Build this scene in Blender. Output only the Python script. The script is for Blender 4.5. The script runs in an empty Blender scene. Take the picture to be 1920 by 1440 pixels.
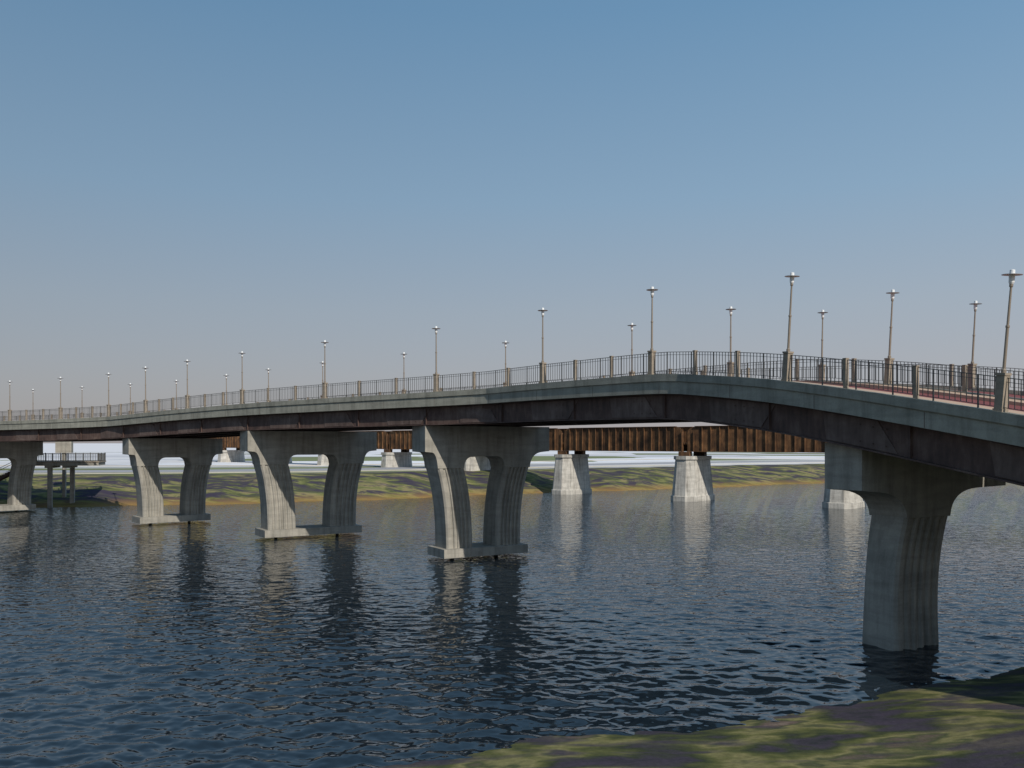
import bpy, math, random
import numpy as np
from mathutils import Vector, Matrix
random.seed(4)
H = 8.5
scene = bpy.context.scene
# ------------------------------------------------------------ node helpers
def newmat(name):
    m = bpy.data.materials.new(name); m.use_nodes = True
    nt = m.node_tree; b = nt.nodes['Principled BSDF']
    return m, nt, b
def N(nt, t, **kw):
    n = nt.nodes.new(t)
    for k, v in kw.items(): setattr(n, k, v)
    return n
def coords(nt, scale=(1,1,1), gen='Object'):
    tc = N(nt, 'ShaderNodeTexCoord'); mp = N(nt, 'ShaderNodeMapping')
    nt.links.new(tc.outputs[gen], mp.inputs[0]); mp.inputs['Scale'].default_value = scale
    return mp.outputs[0]
def noise(nt, vec, sc, det=4, rough=.55, dist=0):
    n = N(nt, 'ShaderNodeTexNoise'); nt.links.new(vec, n.inputs['Vector'])
    n.inputs['Scale'].default_value = sc; n.inputs['Detail'].default_value = det
    n.inputs['Roughness'].default_value = rough; n.inputs['Distortion'].default_value = dist
    return n.outputs['Fac']
def ramp(nt, fac, stops, interp='LINEAR'):
    r = N(nt, 'ShaderNodeValToRGB'); nt.links.new(fac, r.inputs[0])
    cr = r.color_ramp; cr.interpolation = interp
    while len(cr.elements) < len(stops): cr.elements.new(.5)
    for e, (p, c) in zip(cr.elements, stops):
        e.position = p; e.color = (*c, 1) if len(c) == 3 else c
    return r.outputs[0]
def mix(nt, fac, a, b, mode='MIX'):
    m = N(nt, 'ShaderNodeMix', data_type='RGBA', blend_type=mode)
    for sock, v in ((m.inputs[0], fac), (m.inputs[6], a), (m.inputs[7], b)):
        if hasattr(v, 'links') or hasattr(v, 'is_linked'): nt.links.new(v, sock)
        elif isinstance(v, (int, float)): sock.default_value = v
        else: sock.default_value = (*v, 1)
    return m.outputs[2]
def mathn(nt, op, a, b=0, clamp=False):
    m = N(nt, 'ShaderNodeMath', operation=op, use_clamp=clamp)
    for i, v in enumerate((a, b)):
        if isinstance(v, (int, float)): m.inputs[i].default_value = v
        else: nt.links.new(v, m.inputs[i])
    return m.outputs[0]
def bump(nt, b, h, dist=.02, strength=1):
    n = N(nt, 'ShaderNodeBump'); nt.links.new(h, n.inputs['Height'])
    n.inputs['Distance'].default_value = dist; n.inputs['Strength'].default_value = strength
    nt.links.new(n.outputs[0], b.inputs['Normal'])

def concrete(name, c1, c2, stain=.5):
    m, nt, b = newmat(name)
    v = coords(nt); vs = coords(nt, (2.2, 2.2, .22)); vh = coords(nt, (.5, .5, 3.0))
    n1 = noise(nt, v, .7, 7, .62); n2 = noise(nt, vs, 1.1, 5, .6); n3 = noise(nt, v, 14, 3); n4 = noise(nt, vh, .8, 4, .6, .6)
    col = mix(nt, ramp(nt, n1, [(.32, (0,)*3), (.68, (1,)*3)]), c1, c2)
    st = ramp(nt, n2, [(.45, (1,)*3), (.72, (1-stain,)*3)])
    col = mix(nt, 1.0, col, st, 'MULTIPLY')
    col = mix(nt, 1.0, col, ramp(nt, n4, [(.40, (1,)*3), (.62, (.82,)*3)]), 'MULTIPLY')
    col = mix(nt, .35, col, ramp(nt, n3, [(.3, (.72,)*3), (.7, (1.1,)*3)]), 'MULTIPLY')
    nt.links.new(col, b.inputs['Base Color']); b.inputs['Roughness'].default_value = .88
    bump(nt, b, n3, .015, .5)
    return m
M_conc = concrete('concrete', (.45, .42, .365), (.34, .325, .285), .35)
M_fascia = concrete('fascia_concrete', (.39, .385, .33), (.30, .30, .255), .35)
M_old = concrete('old_masonry_concrete', (.70, .67, .61), (.52, .49, .44), .5)
M_ped = concrete('tan_concrete', (.38, .32, .25), (.30, .25, .2), .2)
def rust(name, a, b_, c, rough=.75):
    m, nt, b = newmat(name)
    v = coords(nt); vs = coords(nt, (1.5, 1.5, .3))
    n1 = noise(nt, v, .55, 6, .65, .4); n2 = noise(nt, vs, 2.5, 5, .6)
    f = mathn(nt, 'ADD', mathn(nt, 'MULTIPLY', n1, .6), mathn(nt, 'MULTIPLY', n2, .4))
    nt.links.new(ramp(nt, f, [(.36, a), (.5, b_), (.64, c)]), b.inputs['Base Color'])
    b.inputs['Roughness'].default_value = rough; b.inputs['Metallic'].default_value = .1
    bump(nt, b, noise(nt, v, 20, 3), .01, .4)
    return m
M_girder = rust('weathering_steel', (.052, .034, .030), (.10, .062, .053), (.17, .12, .10))
M_plate = rust('weathering_steel_plate', (.075, .052, .046), (.135, .095, .083), (.21, .16, .14))
M_rail_rust = rust('rusted_plate_girder', (.035, .018, .010), (.12, .058, .025), (.26, .13, .055), .8)
def plain(name, col, rough=.5, metal=0, var=.15, sc=3):
    m, nt, b = newmat(name)
    n = noise(nt, coords(nt), sc, 4)
    c = mix(nt, n, tuple(x*(1-var) for x in col), tuple(min(1, x*(1+var)) for x in col))
    nt.links.new(c, b.inputs['Base Color']); b.inputs['Roughness'].default_value = rough; b.inputs['Metallic'].default_value = metal
    return m
M_rail = plain('dark_rail_steel', (.10, .10, .095), .5, .3)
M_pole = plain('lamp_pole_paint', (.27, .225, .18), .45, .2)
M_glass = plain('lamp_diffuser', (.82, .83, .84), .3, 0, .03)
M_hat = plain('lamp_hat_metal', (.42, .42, .42), .35, .5)
M_walk = plain('tan_sidewalk', (.50, .35, .25), .85, 0, .15, 1.2)
M_red = plain('red_brick_paving', (.20, .05, .045), .85, 0, .3, 2.5)
M_road = plain('pale_asphalt', (.36, .36, .38), .9, 0, .15, .3)
M_path = plain('gravel_path', (.6, .54, .46), .9, 0, .2, .3)

# ------------------------------------------------------------ mesh builder
class MB:
    def __init__(s): s.v=[]; s.f=[]; s.m=[]; s.mats=[]
    def mi(s, mat):
        if mat not in s.mats: s.mats.append(mat)
        return s.mats.index(mat)
    def add(s, vs, fs, mat):
        o=len(s.v); k=s.mi(mat); s.v += [tuple(p) for p in vs]
        for f in fs: s.f.append([i+o for i in f]); s.m.append(k)
    def hexa(s, p, mat):
        s.add(p, [(3,2,1,0),(4,5,6,7),(0,1,5,4),(1,2,6,5),(2,3,7,6),(3,0,4,7)], mat)
    def obox(s, o, ax, ay, az, u, v, w, mat):
        o=Vector(o); P=[]
        for z in w:
            for a,b in ((u[0],v[0]),(u[1],v[0]),(u[1],v[1]),(u[0],v[1])):
                P.append(o+ax*a+ay*b+az*z)
        s.hexa(P, mat)
    def rings(s, rings, mat, cap=True):
        n=len(rings[0]); o=[p for r in rings for p in r]; f=[]
        for i in range(len(rings)-1):
            for j in range(n):
                a=i*n+j; b=i*n+(j+1)%n; f.append((a,b,b+n,a+n))
        if cap: f.append(tuple(reversed(range(n)))); f.append(tuple(range((len(rings)-1)*n, len(rings)*n)))
        s.add(o, f, mat)
    def cyl(s, o, up, prof, mat, n=12):
        up=up.normalized(); a=up.orthogonal().normalized(); b=up.cross(a)
        s.rings([[Vector(o)+up*z+(a*math.cos(t)+b*math.sin(t))*r for t in [2*math.pi*i/n for i in range(n)]] for r,z in prof], mat)
    def mesh(s, name):
        me=bpy.data.meshes.new(name); me.from_pydata(s.v, [], s.f)
        for m in s.mats: me.materials.append(m)
        me.polygons.foreach_set('material_index', s.m)
        import bmesh
        bm=bmesh.new(); bm.from_mesh(me); bmesh.ops.recalc_face_normals(bm, faces=bm.faces); bm.to_mesh(me); bm.free()
        me.update(); return me
    def obj(s, name, parent=None):
        ob=bpy.data.objects.new(name, s.mesh(name)); scene.collection.objects.link(ob)
        if parent: ob.parent=parent
        return ob
def empty(name):
    e=bpy.data.objects.new(name, None); scene.collection.objects.link(e); return e
Z=Vector((0,0,1))

# ------------------------------------------------------------ bridge path
A = [(24.2,10.3,-2.9),(19.95,19.1,-.85),(15.75,27.75,1.02),(11.5,36.2,2.62),(8.4,42.5,3.42),(7.1,44.25,3.53),(1.7,51.6,3.60),
     (-1.94,56.5,3.58),(-5.4,59.3,3.54),(-14.8,66.8,3.46),(-23.5,73.8,3.35),(-30.3,79.2,3.16),(-36.2,83.9,2.94),(-42,88.5,2.70),
     (-48.9,92.1,2.55),(-56.8,96.2,2.45),(-65.5,100.8,2.4),(-74.5,105.6,2.35),(-92,114.9,2.3),(-110,124.5,2.3)]
S=[0]
for i in range(1,len(A)): S.append(S[-1]+math.dist(A[i][:2],A[i-1][:2]))
def zint(s):
    i=0
    while i<len(S)-2 and s>S[i+1]: i+=1
    def tan(k):
        if k==0: return (A[1][2]-A[0][2])/(S[1]-S[0])
        if k==len(S)-1: return (A[-1][2]-A[-2][2])/(S[-1]-S[-2])
        return (A[k+1][2]-A[k-1][2])/(S[k+1]-S[k-1])
    h=S[i+1]-S[i]; t=max(0,min(1,(s-S[i])/h)); m0=tan(i)*h; m1=tan(i+1)*h
    return (2*t**3-3*t**2+1)*A[i][2]+(t**3-2*t**2+t)*m0+(-2*t**3+3*t**2)*A[i+1][2]+(t**3-t**2)*m1
def nearxy(s):
    i=0
    while i<len(S)-2 and s>S[i+1]: i+=1
    t=(s-S[i])/(S[i+1]-S[i]); return Vector((A[i][0]+(A[i+1][0]-A[i][0])*t, A[i][1]+(A[i+1][1]-A[i][1])*t))
def frame(s):
    e=.6; a=nearxy(max(0,s-e)); b=nearxy(min(S[-1],s+e)); d=(b-a).normalized(); return d, Vector((d.y,-d.x))
sK3=S[4]; sK2=S[7]
def lerp(s, tab):
    if s<=tab[0][0]: return tab[0][1]
    for (a,x),(b,y) in zip(tab,tab[1:]):
        if s<=b: return x+(y-x)*(s-a)/(b-a)
    return tab[-1][1]
def W(s): return lerp(s,[(sK3,8.8),(sK2,9.6),(sK2+15,10.4),(S[13],10.4)])
def V(s): return lerp(s,[(0,17.5),(S[3],16.6),(sK3,14.8),(sK3+7,12.2),(sK2,9.9)])
def P(s,w,dz=0):
    d,n=frame(s); p=nearxy(s)+n*w; return Vector((p.x,p.y,H+zint(s)+dz))
def samples(s0,s1,step=1.2):
    n=max(1,int((s1-s0)/step)); L=[s0+(s1-s0)*i/n for i in range(n+1)]
    return L
def sweep(mb, prof, s0, s1, mat, step=1.2):
    mb.rings([[P(s, w(s) if callable(w) else w, dz) for w,dz in prof] for s in samples(s0,s1,step)], mat)
bridge=empty('road_bridge')
mb=MB(); T=S[-1]
Wm=lambda k: (lambda s: W(s)-k)
sweep(mb,[(0,0),(0,-.36),(.07,-.42),(.07,-1.0),(Wm(.07),-1.0),(Wm(.07),-.42),(Wm(0),-.36),(Wm(0),0),(Wm(.42),0),(Wm(.42),-.3),(.42,-.3),(.42,0)],0,T,M_fascia)
mb.obj('deck',bridge)
mb=MB()
sweep(mb,[(.423,-.29),(.423,-.06),(2.3,-.06),(2.3,-.29)],0,T,M_walk)
sweep(mb,[(Wm(1.9),-.29),(Wm(1.9),-.06),(Wm(.423),-.06),(Wm(.423),-.29)],0,T,M_walk)
mb.obj('sidewalks',bridge)
mb=MB(); sweep(mb,[(2.303,-.29),(2.303,-.2),(Wm(1.903),-.2),(Wm(1.903),-.29)],0,T,M_red); mb.obj('paving',bridge)
mb=MB(); sE=sK2-2.5
Vm=lambda k:(lambda s: V(s)-k)
Wp=lambda k:(lambda s: W(s)+k)
sweep(mb,[(Wp(.1),-.3),(Wp(.1),-1.0),(Vm(.07),-1.0),(Vm(.07),-.42),(Vm(0),-.36),(Vm(0),0),(Vm(.35),0),(Vm(.35),-.3)],0,sE,M_fascia)
mb.obj('side_deck',bridge)
mb=MB(); sweep(mb,[(Wp(.15),-.295),(Wp(.15),-.2),(Vm(.36),-.2),(Vm(.36),-.295)],0,sE-1,M_red); mb.obj('side_paving',bridge)
# girders
mb=MB()
for w in (.62, lambda s:W(s)*.36, lambda s:W(s)*.66, Wm(.62)):
    f=(lambda s,w=w:(w(s) if callable(w) else w))
    g=lambda k:(lambda s: f(s)+k)
    sweep(mb,[(g(-.03),-1.003),(g(-.03),-2.24),(g(.03),-2.24),(g(.03),-1.003)],0,T,M_girder,1.5)
    sweep(mb,[(g(-.24),-2.243),(g(-.24),-2.30),(g(.24),-2.30),(g(.24),-2.243)],0,T,M_girder,1.5)
    sweep(mb,[(g(-.2),-1.003),(g(-.2),-1.05),(g(-.033),-1.05),(g(-.033),-1.003)],0,T,M_girder,1.5)
mb.obj('girders',bridge)
mb=MB(); s=2.0; k=0
while s<T-5:
    d,n=frame(s); dd=Vector((d.x,d.y,0)); nn=Vector((n.x,n.y,0))
    if k%3==0:
        L=3.4; sl=.9 if (k//3)%2 else -.9
        q=[P(s,.585,-2.2),P(s+L,.585,-2.2),P(s+L,.555,-2.2),P(s,.555,-2.2),P(s+sl,.585,-1.1),P(s+L+.2,.585,-1.1),P(s+L+.2,.555,-1.1),P(s+sl,.555,-1.1)]
        mb.hexa(q,M_plate)
        for u in (.5,1.1,1.7):
            for zz in (-2.0,-1.35):
                c=P(s+u,.548,zz); mb.obox(c,dd,nn,Z,(-.03,.03),(-.012,.006),(-.03,.03),M_girder)
    if k%3==0: mb.obox(P(s-.6,.62),dd,nn,Z,(-.012,.012),(-.16,-.033),(-2.24,-1.06),M_girder)
    s+=2.4; k+=1
s=4
while s<T-4:
    d,n=frame(s); dd=Vector((d.x,d.y,0)); nn=Vector((n.x,n.y,0)); 
    mb.obox(P(s,.66),dd,nn,Z,(-.04,.04),(0,W(s)-1.35),(-1.95,-1.2),M_girder); s+=6
mb.obj('girder_plates',bridge)
# joints and drip stains on the fascia: thin recessed joint covers
mb=MB(); s=1.7
while s<T-1:
    d,n=frame(s); dd=Vector((d.x,d.y,0)); nn=Vector((n.x,n.y,0))
    mb.obox(P(s,.07),dd,nn,Z,(-.012,.012),(-.004,.01),(-.99,-.43),M_girder); s+=5.1
mb.obj('fascia_joints',bridge)

def railing(name, wf, s0, s1, bay, parent, bars=.21, hgt=1.12, base=0):
    mb=MB(); s=s0
    R=lambda s,dz:P(s,wf(s),base+dz)
    def tube(a,b,r):
        d=(b-a); L=d.length; d.normalize(); x=d.cross(Z).normalized(); mb.obox(a,d,x,x.cross(d),(0,L),(-r,r),(-r,r),M_rail)
    SS=samples(s0,s1,1.6)
    for a,b in zip(SS,SS[1:]):
        for dz,r in ((hgt,.014),(hgt-.14,.009),(.14,.011)): tube(R(a,dz),R(b,dz),r)
    s=s0; k=0
    while s<s1:
        p=R(s,.14); d,n=frame(s); dd=Vector((d.x,d.y,0)); nn=Vector((n.x,n.y,0))
        r=.022 if k%8==0 else .011
        mb.obox(p,dd,nn,Z,(-r,r),(-r,r),(-.13 if k%8==0 else 0,hgt-.14),M_rail); s+=bars; k+=1
    for s in bay:
        if s0<=s<=s1:
            p=R(s,0); d,n=frame(s); dd=Vector((d.x,d.y,0)); nn=Vector((n.x,n.y,0))
            mb.obox(p,dd,nn,Z,(-.07,.07),(-.08,.08),(0,hgt+.03),M_ped)
            mb.obox(p,dd,nn,Z,(-.085,.085),(-.095,.095),(hgt+.033,hgt+.07),M_ped)
    mb.obj(name,parent)
near_idx=[1,2,3,5,6,8,9,10,11,12,13,14,15,16,17,18]
nearS=[S[i] for i in near_idx]
bays=[]
for a,b in zip(nearS,nearS[1:]): bays += [a+(b-a)/3, a+2*(b-a)/3]
railing('near_railing',lambda s:.2,0,T,bays,bridge)
railing('far_railing',lambda s:W(s)-.2,0,T,[x+.9 for x in bays],bridge)
railing('side_railing',lambda s:V(s)-.18,0,sE,[x+.5 for x in bays],bridge)

# ------------------------------------------------------------ lamps
mb=MB()
ex,ey=Vector((1,0,0)),Vector((0,1,0))
mb.obox((0,0,0),ex,ey,Z,(-.14,.14),(-.14,.14),(0,1.2),M_ped)
mb.obox((0,0,0),ex,ey,Z,(-.165,.165),(-.165,.165),(0,.12),M_ped)
mb.obox((0,0,0),ex,ey,Z,(-.165,.165),(-.165,.165),(1.2,1.28),M_ped)
mb.cyl((0,0,1.28),Z,[(.08,0),(.08,.1),(.052,.14),(.050,1.45),(.065,1.47),(.065,1.53),(.042,1.55),(.036,2.75),(.06,2.78),(.06,2.89)],M_pole)
mb.cyl((0,0,4.14),Z,[(.06,0),(.085,.05),(.095,.29)],M_glass)
mb.cyl((0,0,4.43),Z,[(.31,0),(.31,.014),(.1,.04)],M_hat,20)
mb.cyl((0,0,4.47),Z,[(.085,0),(.08,.12),(.03,.14)],M_glass)
lampmesh=mb.mesh('street_lamp')
def lamp(s,w):
    p=P(s,w,0.0); e=.8
    t=(P(s+e,w)-P(s-e,w)); t.z*=.5; t.normalize(); x=t; y=Z.cross(x).normalized(); z=x.cross(y).normalized()
    ob=bpy.data.objects.new('street_lamp',lampmesh); scene.collection.objects.link(ob)
    m=Matrix((x,y,z)).transposed().to_4x4(); m.translation=p-z*.03; ob.matrix_world=m
for s in nearS: lamp(s,.2)
for s in nearS: lamp(s+1.9-(.4 if s>40 else 0), W(s+1.9)-.2)
for s in (S[3]+2.6,sK3+1.4): lamp(s,V(s)-.2)

# ------------------------------------------------------------ piers
def arc(p0,p1,ctrl,n=8):
    out=[]
    for i in range(n+1):
        t=i/n; out.append(((1-t)**2*p0[0]+2*t*(1-t)*ctrl[0]+t*t*p1[0],(1-t)**2*p0[1]+2*t*(1-t)*ctrl[1]+t*t*p1[1]))
    return out
def pier(corner, axis, length, thick, top, cols, endh=2.0, footing=None, zbot=-2.5, flat=(.55,.55)):
    a=Vector((*axis,0)).normalized(); b=Vector((-a.y,a.x,0)); o=Vector((*corner,0)); mb=MB()
    zb=top-endh
    k0=cols[0]; k1=cols[-1]
    cu0=k0[0]+k0[2]; cu1=k1[1]+k1[2]
    out=[(0,top),(0,zb+.25)]
    out+=arc((flat[0],zb+.2),(cu0,zb-.95),(cu0-.1,zb+.15))
    if len(cols)==2:
        i0=k0[1]+k0[2]; i1=k1[0]+k1[2]
        out+=[(i0,zb-.95)]+arc((i0,zb-.9),(i0+.75,zb-.1),(i0+.05,zb-.12),5)+arc((i1-.75,zb-.1),(i1,zb-.9),(i1-.05,zb-.12),5)+[(i1,zb-.95)]
    out+=list(reversed(arc((length-flat[1],zb+.2),(cu1,zb-.95),(cu1+.1,zb+.15))))
    out+=[(length,zb+.25),(length,top)]
    clean=[out[0]]
    for q in out[1:]:
        if math.dist(q,clean[-1])>.02: clean.append(q)
    mb.rings([[o+a*u+b*v+Z*z for u,z in clean] for v in (0,thick)],M_conc)
    foot_top = footing[1] if footing else zbot
    z0=foot_top-.02; z1=zb-.9
    for (u0,u1,lean) in cols:
        rings=[]
        for i in range(21):
            t=i/20; z=z0+(z1-z0)*t
            base=max(0,(z-0)/(z1-0)); sh=lean*(base**2.9); 
            wv=-.02+.14*math.sin(math.pi*min(1,base))
            U0=u0+sh; U1=u1+sh
            vf=.04+wv*.6; vb=thick-.04-wv*.6
            nfl=5; m0=.38
            front=[(U0,vf+.12),(U0+.12,vf)]
            ua=U0+m0; ub=U1-.2; stp=(ub-ua)/nfl; dp=.10
            for j in range(nfl):
                x=ua+j*stp; front+=[(x,vf),(x+.15*stp,vf+dp),(x+.55*stp,vf+dp),(x+.7*stp,vf)]
            front+=[(U1-.12,vf),(U1,vf+.12)]
            back=[(U1,vb-.12),(U1-.12,vb)]
            for j in reversed(range(nfl)):
                x=ua+j*stp; back+=[(x+.7*stp,vb),(x+.55*stp,vb-dp),(x+.15*stp,vb-dp),(x,vb)]
            back+=[(U0+.12,vb),(U0,vb-.12)]
            rings.append([o+a*u+b*v+Z*z for u,v in front+back])
        mb.rings(rings,M_conc)
    if footing:
        f0,f1=cols[0][0]-.4,cols[-1][1]+.4
        mb.obox(o,a,b,Z,(f0,f1),(-.3,thick+.3),footing,M_conc)
        for u in (f0+1.6,f1-1.6):
            mb.cyl(o+a*u+b*(thick*.75)+Z*(-2.6),Z,[(.15,0),(.15,2.6+footing[0]-.005)],M_conc)
    mb.obj('pier',bridge)
FT=(.22,.85)
pier((13.8,33.65),(.88,.47),9.3,1.85,H+.0,[(2.1,4.85,.6)],2.15,flat=(.5,2.0))
pier((-6.15,60.4),(.87,.50),10.4,2.3,H+1.2,[(1.75,3.85,-.75),(5.75,7.9,.75)],2.1,FT)
pier((-22.8,73.6),(.84,.54),12.0,2.4,H+1.02,[(1.8,4.3,-.7),(7.5,10.0,.7)],2.0,FT)
pier((-38.9,86.6),(.78,.62),9.6,2.4,H+.45,[(1.4,3.5,-.6),(5.7,7.8,.6)],1.9,FT)
pier((-64.6,100.6),(.68,.73),8.6,2.3,H+.1,[(.9,3.0,-.5),(5.2,7.3,.5)],1.9,FT)
pier((-86,112.3),(.6,.8),9,2.3,H+.0,[(1,3,-.5),(5.6,7.6,.5)],1.9,None,-2.5)
mb=MB(); 
for sa in (2.2,T-2.5):
    d,n=frame(sa); mb.obox(P(sa,0),Vector((d.x,d.y,0)),Vector((n.x,n.y,0)),Z,(-1,1),(.1,W(sa)-.1),(-9,-2.6),M_conc)
mb.obj('abutments',bridge)

# ------------------------------------------------------------ railway bridge
rb=empty('railway_bridge')
R=[(118,62),(101,74),(84,86.5),(66,98.5),(44,113),(26.8,126.5),(10,143),(-6.6,158),(-23.5,174),(-40,190),(-56.5,206),(-73,222),(-90,238)]
mb=MB(); zb,zt=7.25,10.85
for (x0,y0),(x1,y1) in zip(R,R[1:]):
    p0=Vector((x0,y0,0)); p1=Vector((x1,y1,0)); d=(p1-p0).normalized(); n=Vector((-d.y,d.x,0)); L=(p1-p0).length
    for v in (-2.2,2.2):
        g=.25
        prof=[(g,zb),(L-g,zb),(L-g,zt-.9)]+arc((L-g,zt-.9),(L-g-1.3,zt),(L-g-.15,zt-.05),5)[1:]+arc((g+1.3,zt),(g,zt-.9),(g+.15,zt-.05),5)
        mb.rings([[p0+d*u+n*(v+w)+Z*z for u,z in prof] for w in (-.03,.03)],M_rail_rust)
        mb.obox(p0,d,n,Z,(g+1.2,L-g-1.2),(v-.28,v+.28),(zt+.003,zt+.07),M_rail_rust)
        mb.obox(p0,d,n,Z,(g,L-g),(v-.28,v+.28),(zb-.07,zb-.003),M_rail_rust)
        u=g+.1
        while u<L-g:
            top=zt-.01 if g+1.3<u<L-g-1.3 else zt-.75
            mb.obox(p0,d,n,Z,(u-.05,u+.05),(v-.24,v-.033),(zb,top),M_rail_rust)
            mb.obox(p0,d,n,Z,(u-.05,u+.05),(v+.033,v+.24),(zb,top),M_rail_rust); u+=1.35
    mb.obox(p0,d,n,Z,(0,L),(-2.15,2.15),(zb+1.0,zb+1.3),M_rail_rust)
mb.obj('plate_girders',rb)
mp_=MB()
for i,(x,y) in enumerate(R[1:-1],1):
    d=(Vector((*R[i+1],0))-Vector((*R[i-1],0))).normalized(); n=Vector((-d.y,d.x,0)); o=Vector((x,y,0))
    def oct_(hl,hs,z):
        c=hs*.55
        return [o+n*a+d*b+Z*z for a,b in ((-hl,-hs+c),(-hl+c,-hs),(hl-c,-hs),(hl,-hs+c),(hl,hs-c),(hl-c,hs),(-hl+c,hs),(-hl,hs-c))]
    mp_.rings([oct_(3.95,2.1,-3),oct_(3.95,2.1,.7),oct_(3.75,1.95,.78),oct_(3.2,1.6,6.0),oct_(3.4,1.8,6.05),oct_(3.4,1.8,6.55)],M_old)
    mp_.obox(o,d,n,Z,(-.9,.9),(-2.6,-1.8),(6.56,7.17),M_rail_rust); mp_.obox(o,d,n,Z,(-.9,.9),(1.8,2.6),(6.56,7.17),M_rail_rust)
mp_.obj('masonry_piers',rb)

# ------------------------------------------------------------ terrain
FX=[-4000,-300,-100,-68,-41,-20.6,3.6,30,67,120,400,4000]; FY=[40,88,104,111,117,127,144,157,181,200,280,900]
NX=[-4000,-60,-20,-2.6,.6,6.1,9.5,13.7,16.5,19.4,25,45,120,400,4000]; NY=[-60,8,16,22.9,24.5,25.6,27.1,29.7,30.5,32.7,34,36,40,60,300]
def yfar(x): return np.interp(x,FX,FY)
def ynear(x): return np.interp(x,NX,NY)
xs=np.concatenate([[-6000,-3000,-1500,-800,-500,-350,-250,-180,-140,-115],np.arange(-100,-30,2.0),np.arange(-30,30,.8),np.arange(30,130,2.0),[130,150,180,220,280,400,600,900,1500,3000,6000]])
ys=np.concatenate([[-3000,-800,-300,-120,-60,-30,-15],np.arange(-8,12,2.0),np.arange(12,42,.6),np.arange(42,96,4),np.arange(96,215,1.3),[218,224,232,242,255,270,290,320,360,420,500,650,900,1400,2200,3500,6500]])
X,Y=np.meshgrid(xs,ys)
wob=.7*np.sin(X*.31+1)+.5*np.sin(X*.83+Y*.2)
dF=(Y-yfar(X))*.82+wob; dN=(ynear(X)-Y)*.9+.2*np.sin(X*.9)+.12*np.sin(X*2.1)
def smooth(a,b,x): t=np.clip((x-a)/(b-a),0,1); return t*t*(3-2*t)
zf=np.where(dF<0,np.maximum(dF*.35,-3),3.5*smooth(-4,17,dF)-.30*(1-smooth(0,3,dF)))
zn=np.where(dN<0,np.maximum(dN*.35,-3),.10*dN)
zn=np.minimum(zn,2.6)
Zt=np.maximum(zf,zn)
Zt=Zt+np.where((dF>1),.12*np.sin(X*.4)*np.sin(Y*.37)*smooth(1,6,dF)*(1-smooth(12,20,dF)),0)+np.where(dN>1,.10*np.sin(X*.6+Y*.25)*smooth(1,5,dN),0)
nx,ny=len(xs),len(ys)
verts=np.stack([X.ravel(),Y.ravel(),Zt.ravel()],1)
faces=[(j*nx+i,j*nx+i+1,(j+1)*nx+i+1,(j+1)*nx+i) for j in range(ny-1) for i in range(nx-1)]
me=bpy.data.meshes.new('ground'); me.from_pydata(verts.tolist(),[],faces); me.polygons.foreach_set('use_smooth',[True]*len(faces)); me.update()
at=me.attributes.new('inland','FLOAT','POINT'); at.data.foreach_set('value',dF.ravel().astype(np.float32))
g=bpy.data.objects.new('ground',me); scene.collection.objects.link(g)
m,nt,b=newmat('river_bank_ground')
geo=N(nt,'ShaderNodeNewGeometry'); sep=N(nt,'ShaderNodeSeparateXYZ'); nt.links.new(geo.outputs['Position'],sep.inputs[0])
n3=noise(nt,coords(nt),2.2,5,.65)
PAL=[(.30,(.04,.038,.055)),(.40,(.085,.075,.085)),(.46,(.085,.095,.045)),(.52,(.19,.20,.075)),(.57,(.29,.24,.12)),(.62,(.11,.12,.06)),(.68,(.19,.14,.125)),(.76,(.46,.38,.28))]
n1=noise(nt,coords(nt,(.09,.24,.1)),1.25,6,.66,.5)
bank=ramp(nt,n1,PAL)
n2=noise(nt,coords(nt,(.25,.6,.1),),.8,4,.6,.5)
bank=mix(nt,ramp(nt,n2,[(.48,(0,)*3),(.58,(.9,)*3)]),bank,(.055,.045,.075))
# near bank: mottled turf, mud and pale grass patches
m1=noise(nt,coords(nt,(.34,.62,.3)),.9,3.5,.55,.25)
near=ramp(nt,m1,[(.28,(.028,.034,.032)),(.37,(.06,.052,.068)),(.44,(.05,.06,.032)),(.51,(.12,.125,.045)),(.57,(.24,.215,.095)),(.62,(.085,.095,.045)),(.69,(.16,.115,.095)),(.78,(.32,.26,.19))])
m2=noise(nt,coords(nt,(.30,1.0,.5)),1.0,3,.55,.3)
near=mix(nt,ramp(nt,m2,[(.50,(0,)*3),(.62,(.8,)*3)]),near,(.068,.056,.078))
near=mix(nt,.55,near,ramp(nt,noise(nt,coords(nt),6,5,.7),[(.3,(.6,)*3),(.7,(1.3,)*3)]),'MULTIPLY')
edge=mathn(nt,'SUBTRACT',1,mathn(nt,'MULTIPLY',sep.outputs['Z'],1.1),True)
edge=mathn(nt,'MULTIPLY',edge,mathn(nt,'ADD',n2,.15,True))
bank=mix(nt,edge,bank,(.38,.23,.065))
farm=mathn(nt,'GREATER_THAN',sep.outputs['Y'],80)
ai=N(nt,'ShaderNodeAttribute',attribute_name='inland'); inl=ai.outputs['Fac']
vo=N(nt,'ShaderNodeTexVoronoi'); nt.links.new(coords(nt,(.018,.03,0)),vo.inputs['Vector']); vo.inputs['Scale'].default_value=1.0
sc=N(nt,'ShaderNodeSeparateColor'); nt.links.new(vo.outputs['Color'],sc.inputs[0])
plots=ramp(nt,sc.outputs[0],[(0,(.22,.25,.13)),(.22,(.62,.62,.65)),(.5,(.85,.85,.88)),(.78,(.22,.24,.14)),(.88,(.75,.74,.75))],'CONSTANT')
plots=mix(nt,.35,plots,ramp(nt,noise(nt,coords(nt),.08,5,.65),[(.3,(.65,)*3),(.7,(1.2,)*3)]),'MULTIPLY')
ln=noise(nt,coords(nt,(.35,1.1,1)),.06,5,.6)
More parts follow.
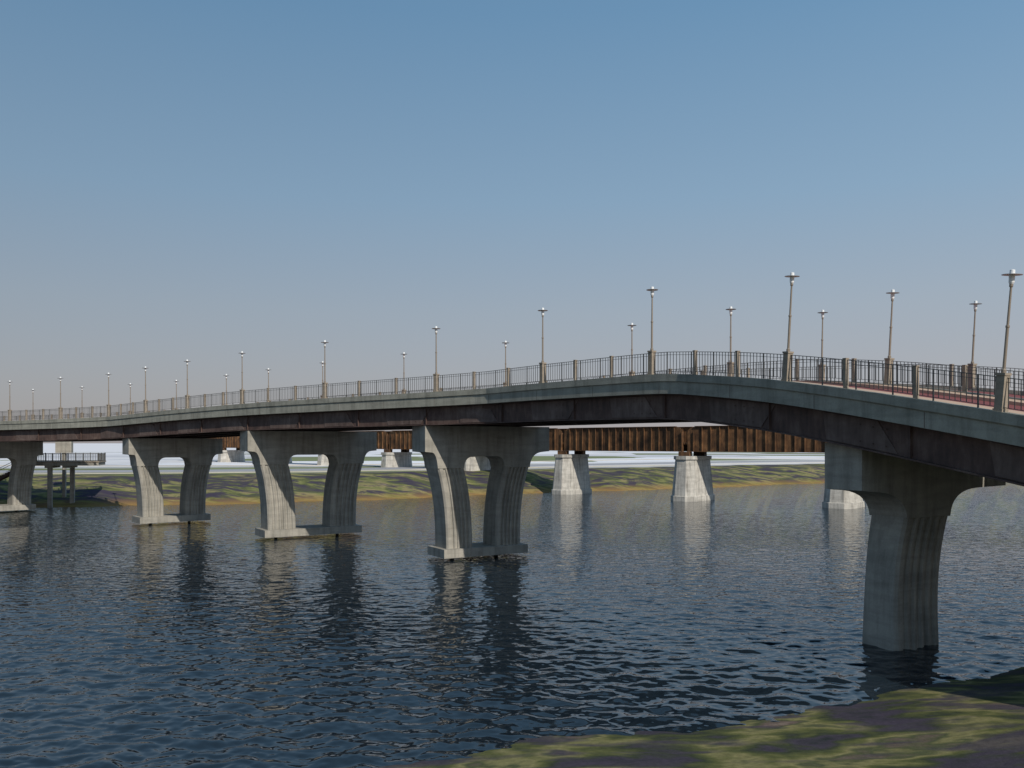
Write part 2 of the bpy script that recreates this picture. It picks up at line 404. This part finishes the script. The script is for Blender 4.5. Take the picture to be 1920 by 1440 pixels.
lnx=mathn(nt,'ADD',ln,mathn(nt,'MULTIPLY',sep.outputs['X'],.0036))
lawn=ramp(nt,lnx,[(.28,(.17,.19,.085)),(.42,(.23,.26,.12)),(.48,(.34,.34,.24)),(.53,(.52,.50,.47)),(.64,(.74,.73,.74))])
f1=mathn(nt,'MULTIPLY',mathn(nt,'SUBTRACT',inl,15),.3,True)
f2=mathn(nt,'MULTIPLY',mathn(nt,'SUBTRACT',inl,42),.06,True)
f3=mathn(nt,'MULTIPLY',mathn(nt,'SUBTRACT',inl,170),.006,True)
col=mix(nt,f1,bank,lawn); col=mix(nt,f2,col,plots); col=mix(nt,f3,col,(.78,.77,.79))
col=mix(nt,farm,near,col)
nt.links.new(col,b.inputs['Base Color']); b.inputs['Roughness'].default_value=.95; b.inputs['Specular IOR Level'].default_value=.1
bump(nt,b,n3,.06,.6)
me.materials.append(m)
def strip(name,off,width,mat,x0,x1,amp=0,z=3.56):
    mb=MB(); L=[]
    for i in range(121):
        x=x0+(x1-x0)*i/120; xx=np.linspace(x-12,x+12,9); y=float(np.mean(yfar(xx)))+off/.82+amp*math.sin(x*.03); L.append((x,y))
    rings=[]
    for i,(x,y) in enumerate(L):
        q=L[min(i+1,120)]; p=L[max(i-1,0)]; d=Vector((q[0]-p[0],q[1]-p[1])).normalized(); n=Vector((-d.y,d.x))
        rings.append([Vector((x,y,z-.3))-Vector((*n,0))*width/2,Vector((x,y,z-.3))+Vector((*n,0))*width/2,Vector((x,y,z))+Vector((*n,0))*width/2,Vector((x,y,z))-Vector((*n,0))*width/2])
    mb.rings(rings,mat); return mb.obj(name)
strip('riverside_road',34,12,M_road,-260,420,4)
strip('footpath',23,2.4,M_path,-260,420,1.5)
strip('footpath',66,5,M_path,-300,420,9)

# ------------------------------------------------------------ water: displaced ripples in the river reach, flat beyond
def vnoise(x,y,seed):
    rng=np.random.RandomState(seed); n=256; gx=rng.uniform(-1,1,(n,n)); gy=rng.uniform(-1,1,(n,n))
    xi=np.floor(x).astype(int); yi=np.floor(y).astype(int); fx=x-xi; fy=y-yi
    def dot(i,j): a=(xi+i)%n; b=(yi+j)%n; return gx[a,b]*(fx-i)+gy[a,b]*(fy-j)
    u=fx*fx*fx*(fx*(fx*6-15)+10); v=fy*fy*fy*(fy*(fy*6-15)+10)
    return (dot(0,0)*(1-u)+dot(1,0)*u)*(1-v)+(dot(0,1)*(1-u)+dot(1,1)*u)*v
rows=[]; y=17.0
while y<76:
    rows.append(y); y+=max(.07,.0019*y)
nxw=1150
uu=np.linspace(-1,1,nxw)
ysw=np.array(rows); XW=uu[None,:]*(.66*ysw[:,None]+3); YW=np.repeat(ysw[:,None],nxw,1)
wx_=XW+.45*vnoise(XW*.6,YW*.6,5); wy_=YW+.45*vnoise(XW*.6+9,YW*.6,6)
hgt=.125*vnoise(wx_*1.05,wy_*1.5,1)+.045*vnoise(wx_*2.3,wy_*3.2,2)+.014*vnoise(wx_*5.1,wy_*6.5,8)+.06*vnoise(XW*.33,YW*.5,3)
fade=np.clip((75.5-YW)/30,0,1)*np.clip((YW-17)/1.0,0,1)*np.clip((1-np.abs(uu)[None,:])/.04,0,1)
amp_=(.5+.5*np.clip((48-YW)/26,0,1))
ZW=hgt*fade*amp_
vw=np.stack([XW.ravel(),YW.ravel(),ZW.ravel()],1); nr=len(rows)
idx=np.arange(nr*nxw).reshape(nr,nxw)
q=np.stack([idx[:-1,:-1].ravel(),idx[:-1,1:].ravel(),idx[1:,1:].ravel(),idx[1:,:-1].ravel()],1)
n0=len(vw); L0=idx[0]; L1=idx[-1]
big=[(-6000,-3000,0),(6000,-3000,0),(6000,6000,0),(-6000,6000,0)]
me=bpy.data.meshes.new('water')
nv=n0+4; me.vertices.add(nv); me.vertices.foreach_set('co',np.concatenate([vw,np.array(big,float)]).astype(np.float32).ravel())
A0,B0,C0,D0=n0,n0+1,n0+2,n0+3
extra=[[A0,B0]+[int(i) for i in L0[::-1]], [B0,C0]+[int(L1[-1])]+[int(i) for i in idx[::-1,-1][1:]], [C0,D0]+[int(i) for i in L1], [D0,A0]+[int(i) for i in idx[:,0]]]
loops=[q.ravel()]+[np.array(e) for e in extra]
starts=np.concatenate([np.arange(len(q))*4, len(q)*4+np.cumsum([0]+[len(e) for e in extra[:-1]])])
tot=np.concatenate(loops)
me.loops.add(len(tot)); me.loops.foreach_set('vertex_index',tot.astype(np.int32))
me.polygons.add(len(starts)); me.polygons.foreach_set('loop_start',starts.astype(np.int32))
me.update(calc_edges=True); me.validate()
me.polygons.foreach_set('use_smooth',[True]*(len(me.polygons)-4)+[False]*4); me.update()
w=bpy.data.objects.new('water',me); scene.collection.objects.link(w)
m,nt,b=newmat('river_water'); b.inputs['Base Color'].default_value=(.012,.020,.028,1); b.inputs['Roughness'].default_value=.012; b.inputs['IOR'].default_value=1.52
a1=noise(nt,coords(nt,(.75,1.2,1)),1.3,1,.35,1.1)
a2=noise(nt,coords(nt,(.8,1.3,1)),3.4,1,.5,.8)
hh=mathn(nt,'ADD',mathn(nt,'MULTIPLY',a1,1.0),mathn(nt,'MULTIPLY',a2,.16))
geo=N(nt,'ShaderNodeNewGeometry'); sep=N(nt,'ShaderNodeSeparateXYZ'); nt.links.new(geo.outputs['Position'],sep.inputs[0])
amp=ramp(nt,mathn(nt,'MULTIPLY',sep.outputs['Y'],1/200),[(.15,(.05,)*3),(.36,(.30,)*3),(.7,(.30,)*3)])
hh=mathn(nt,'MULTIPLY',hh,amp)
bump(nt,b,hh,.36,1.0)
me.materials.append(m)

# ------------------------------------------------------------ observation platform (left)
op=empty('observation_platform'); mb=MB()
o=Vector((-63.3,110,0)); a=Vector((.97,.24,0)).normalized(); bb=Vector((-a.y,a.x,0)); zt=5.9
mb.obox(o,a,bb,Z,(0,9.2),(0,4),(zt-.4,zt),M_conc); mb.obox(o,a,bb,Z,(-.1,9.3),(-.1,4.1),(zt+.003,zt+.16),M_ped)
for u,v in ((3.2,.8),(5.3,3.2)):
    mb.obox(o,a,bb,Z,(u-.26,u+.26),(v-.26,v+.26),(-2.5,zt-.7),M_conc); 
    mb.obox(o,a,bb,Z,(u-.5,u+.5),(.2,3.8),(zt-.7,zt-.403),M_conc)
mb.obj('platform_deck',op)
mb=MB()
for (u0,v0,u1,v1) in ((0,.05,9.2,.05),(9.15,.05,9.15,3.95),(0,3.95,9.2,3.95)):
    p=o+a*u0+bb*v0; q=o+a*u1+bb*v1; d=(q-p).normalized(); L=(q-p).length; n=Z.cross(d)
    for z in (.2,1.12): mb.obox(p,d,n,Z,(0,L),(-.025,.025),(zt+z,zt+z+.05),M_rail)
    u=0
    while u<L: mb.obox(p,d,n,Z,(u-.015,u+.015),(-.015,.015),(zt+.16,zt+1.12),M_rail); u+=.2
    u=0
    while u<=L+.01: mb.obox(p,d,n,Z,(u-.05,u+.05),(-.05,.05),(zt+.16,zt+1.25),M_rail); u+=L/max(1,round(L/2))
mb.obj('platform_railing',op)
mb=MB()
for i in range(16):
    mb.obox(o+a*(-.3-i*.32)+bb*1+Z*(zt-.17*(i+1)-.2),a,bb,Z,(-.17,.17),(0,2),(0,.06),M_girder)
for v in (.95,3.05):
    p=[o+a*-.1+bb*v+Z*(zt-.55),o+a*-5.4+bb*v+Z*(zt-3.4)]; d=(p[1]-p[0]).normalized(); n=bb; mb.obox(p[0],d,n,n.cross(d),(0,6),(-.04,.04),(-.16,.2),M_girder)
    mb.obox(p[0]+Z*1.3,d,n,n.cross(d),(0,6),(-.03,.03),(-.03,.03),M_girder)
mb.obox(o,a,bb,Z,(2.6,4.6),(5.6,6.6),(zt+1.2,H+.4),M_conc)
mb.obox(o,a,bb,Z,(3.4,3.8),(5.8,6.4),(1,zt+1.2),M_conc)
mb.obj('stair',op)

# ------------------------------------------------------------ light, sky
el=math.radians(35); hx,hy=.50,-.866
Sd=Vector((hx*math.cos(el),hy*math.cos(el),math.sin(el)))
su=bpy.data.lights.new('sun','SUN'); su.energy=3.4; su.angle=math.radians(.5); su.color=(1,.93,.82)
so=bpy.data.objects.new('sun',su); scene.collection.objects.link(so); so.rotation_euler=(-Sd).to_track_quat('-Z','Y').to_euler(); so.location=(0,0,60)
wd=bpy.data.worlds.new('World'); scene.world=wd; wd.use_nodes=True; nt=wd.node_tree
sky=nt.nodes.new('ShaderNodeTexSky'); sky.sky_type='NISHITA'; sky.sun_disc=False; sky.sun_elevation=el; sky.sun_rotation=math.atan2(hx,hy)
sky.dust_density=1.5; sky.ozone_density=1.5; sky.air_density=1.0
bg=nt.nodes['Background']; bg.inputs['Strength'].default_value=.1
tc=N(nt,'ShaderNodeTexCoord'); sp=N(nt,'ShaderNodeSeparateXYZ'); nt.links.new(tc.outputs['Generated'],sp.inputs[0])
hz=ramp(nt,sp.outputs['Z'],[(0,(3.9,3.6,3.75)),(.06,(3.7,3.65,3.95)),(.15,(3.3,3.8,4.4)),(.27,(2.4,3.65,4.95)),(.45,(1.45,2.9,4.6)),(1,(.8,1.8,3.2))])
side=mathn(nt,'ADD',mathn(nt,'MULTIPLY',sp.outputs['X'],.25),1.0)
cmb=N(nt,'ShaderNodeCombineColor')
for i in range(3): nt.links.new(side,cmb.inputs[i])
hz=mix(nt,1,hz,cmb.outputs[0],'MULTIPLY')
nt.links.new(mix(nt,.84,sky.outputs[0],hz),bg.inputs[0])

cam=bpy.data.cameras.new('camera'); co=bpy.data.objects.new('camera',cam); scene.collection.objects.link(co)
co.location=(0,0,H); co.rotation_euler=(math.radians(90),0,0); cam.lens=30; cam.sensor_width=36; cam.shift_y=110/1920; cam.clip_end=12000; cam.clip_start=.2
scene.camera=co
scene.view_settings.view_transform='Standard'; scene.view_settings.look='None'; scene.view_settings.exposure=0
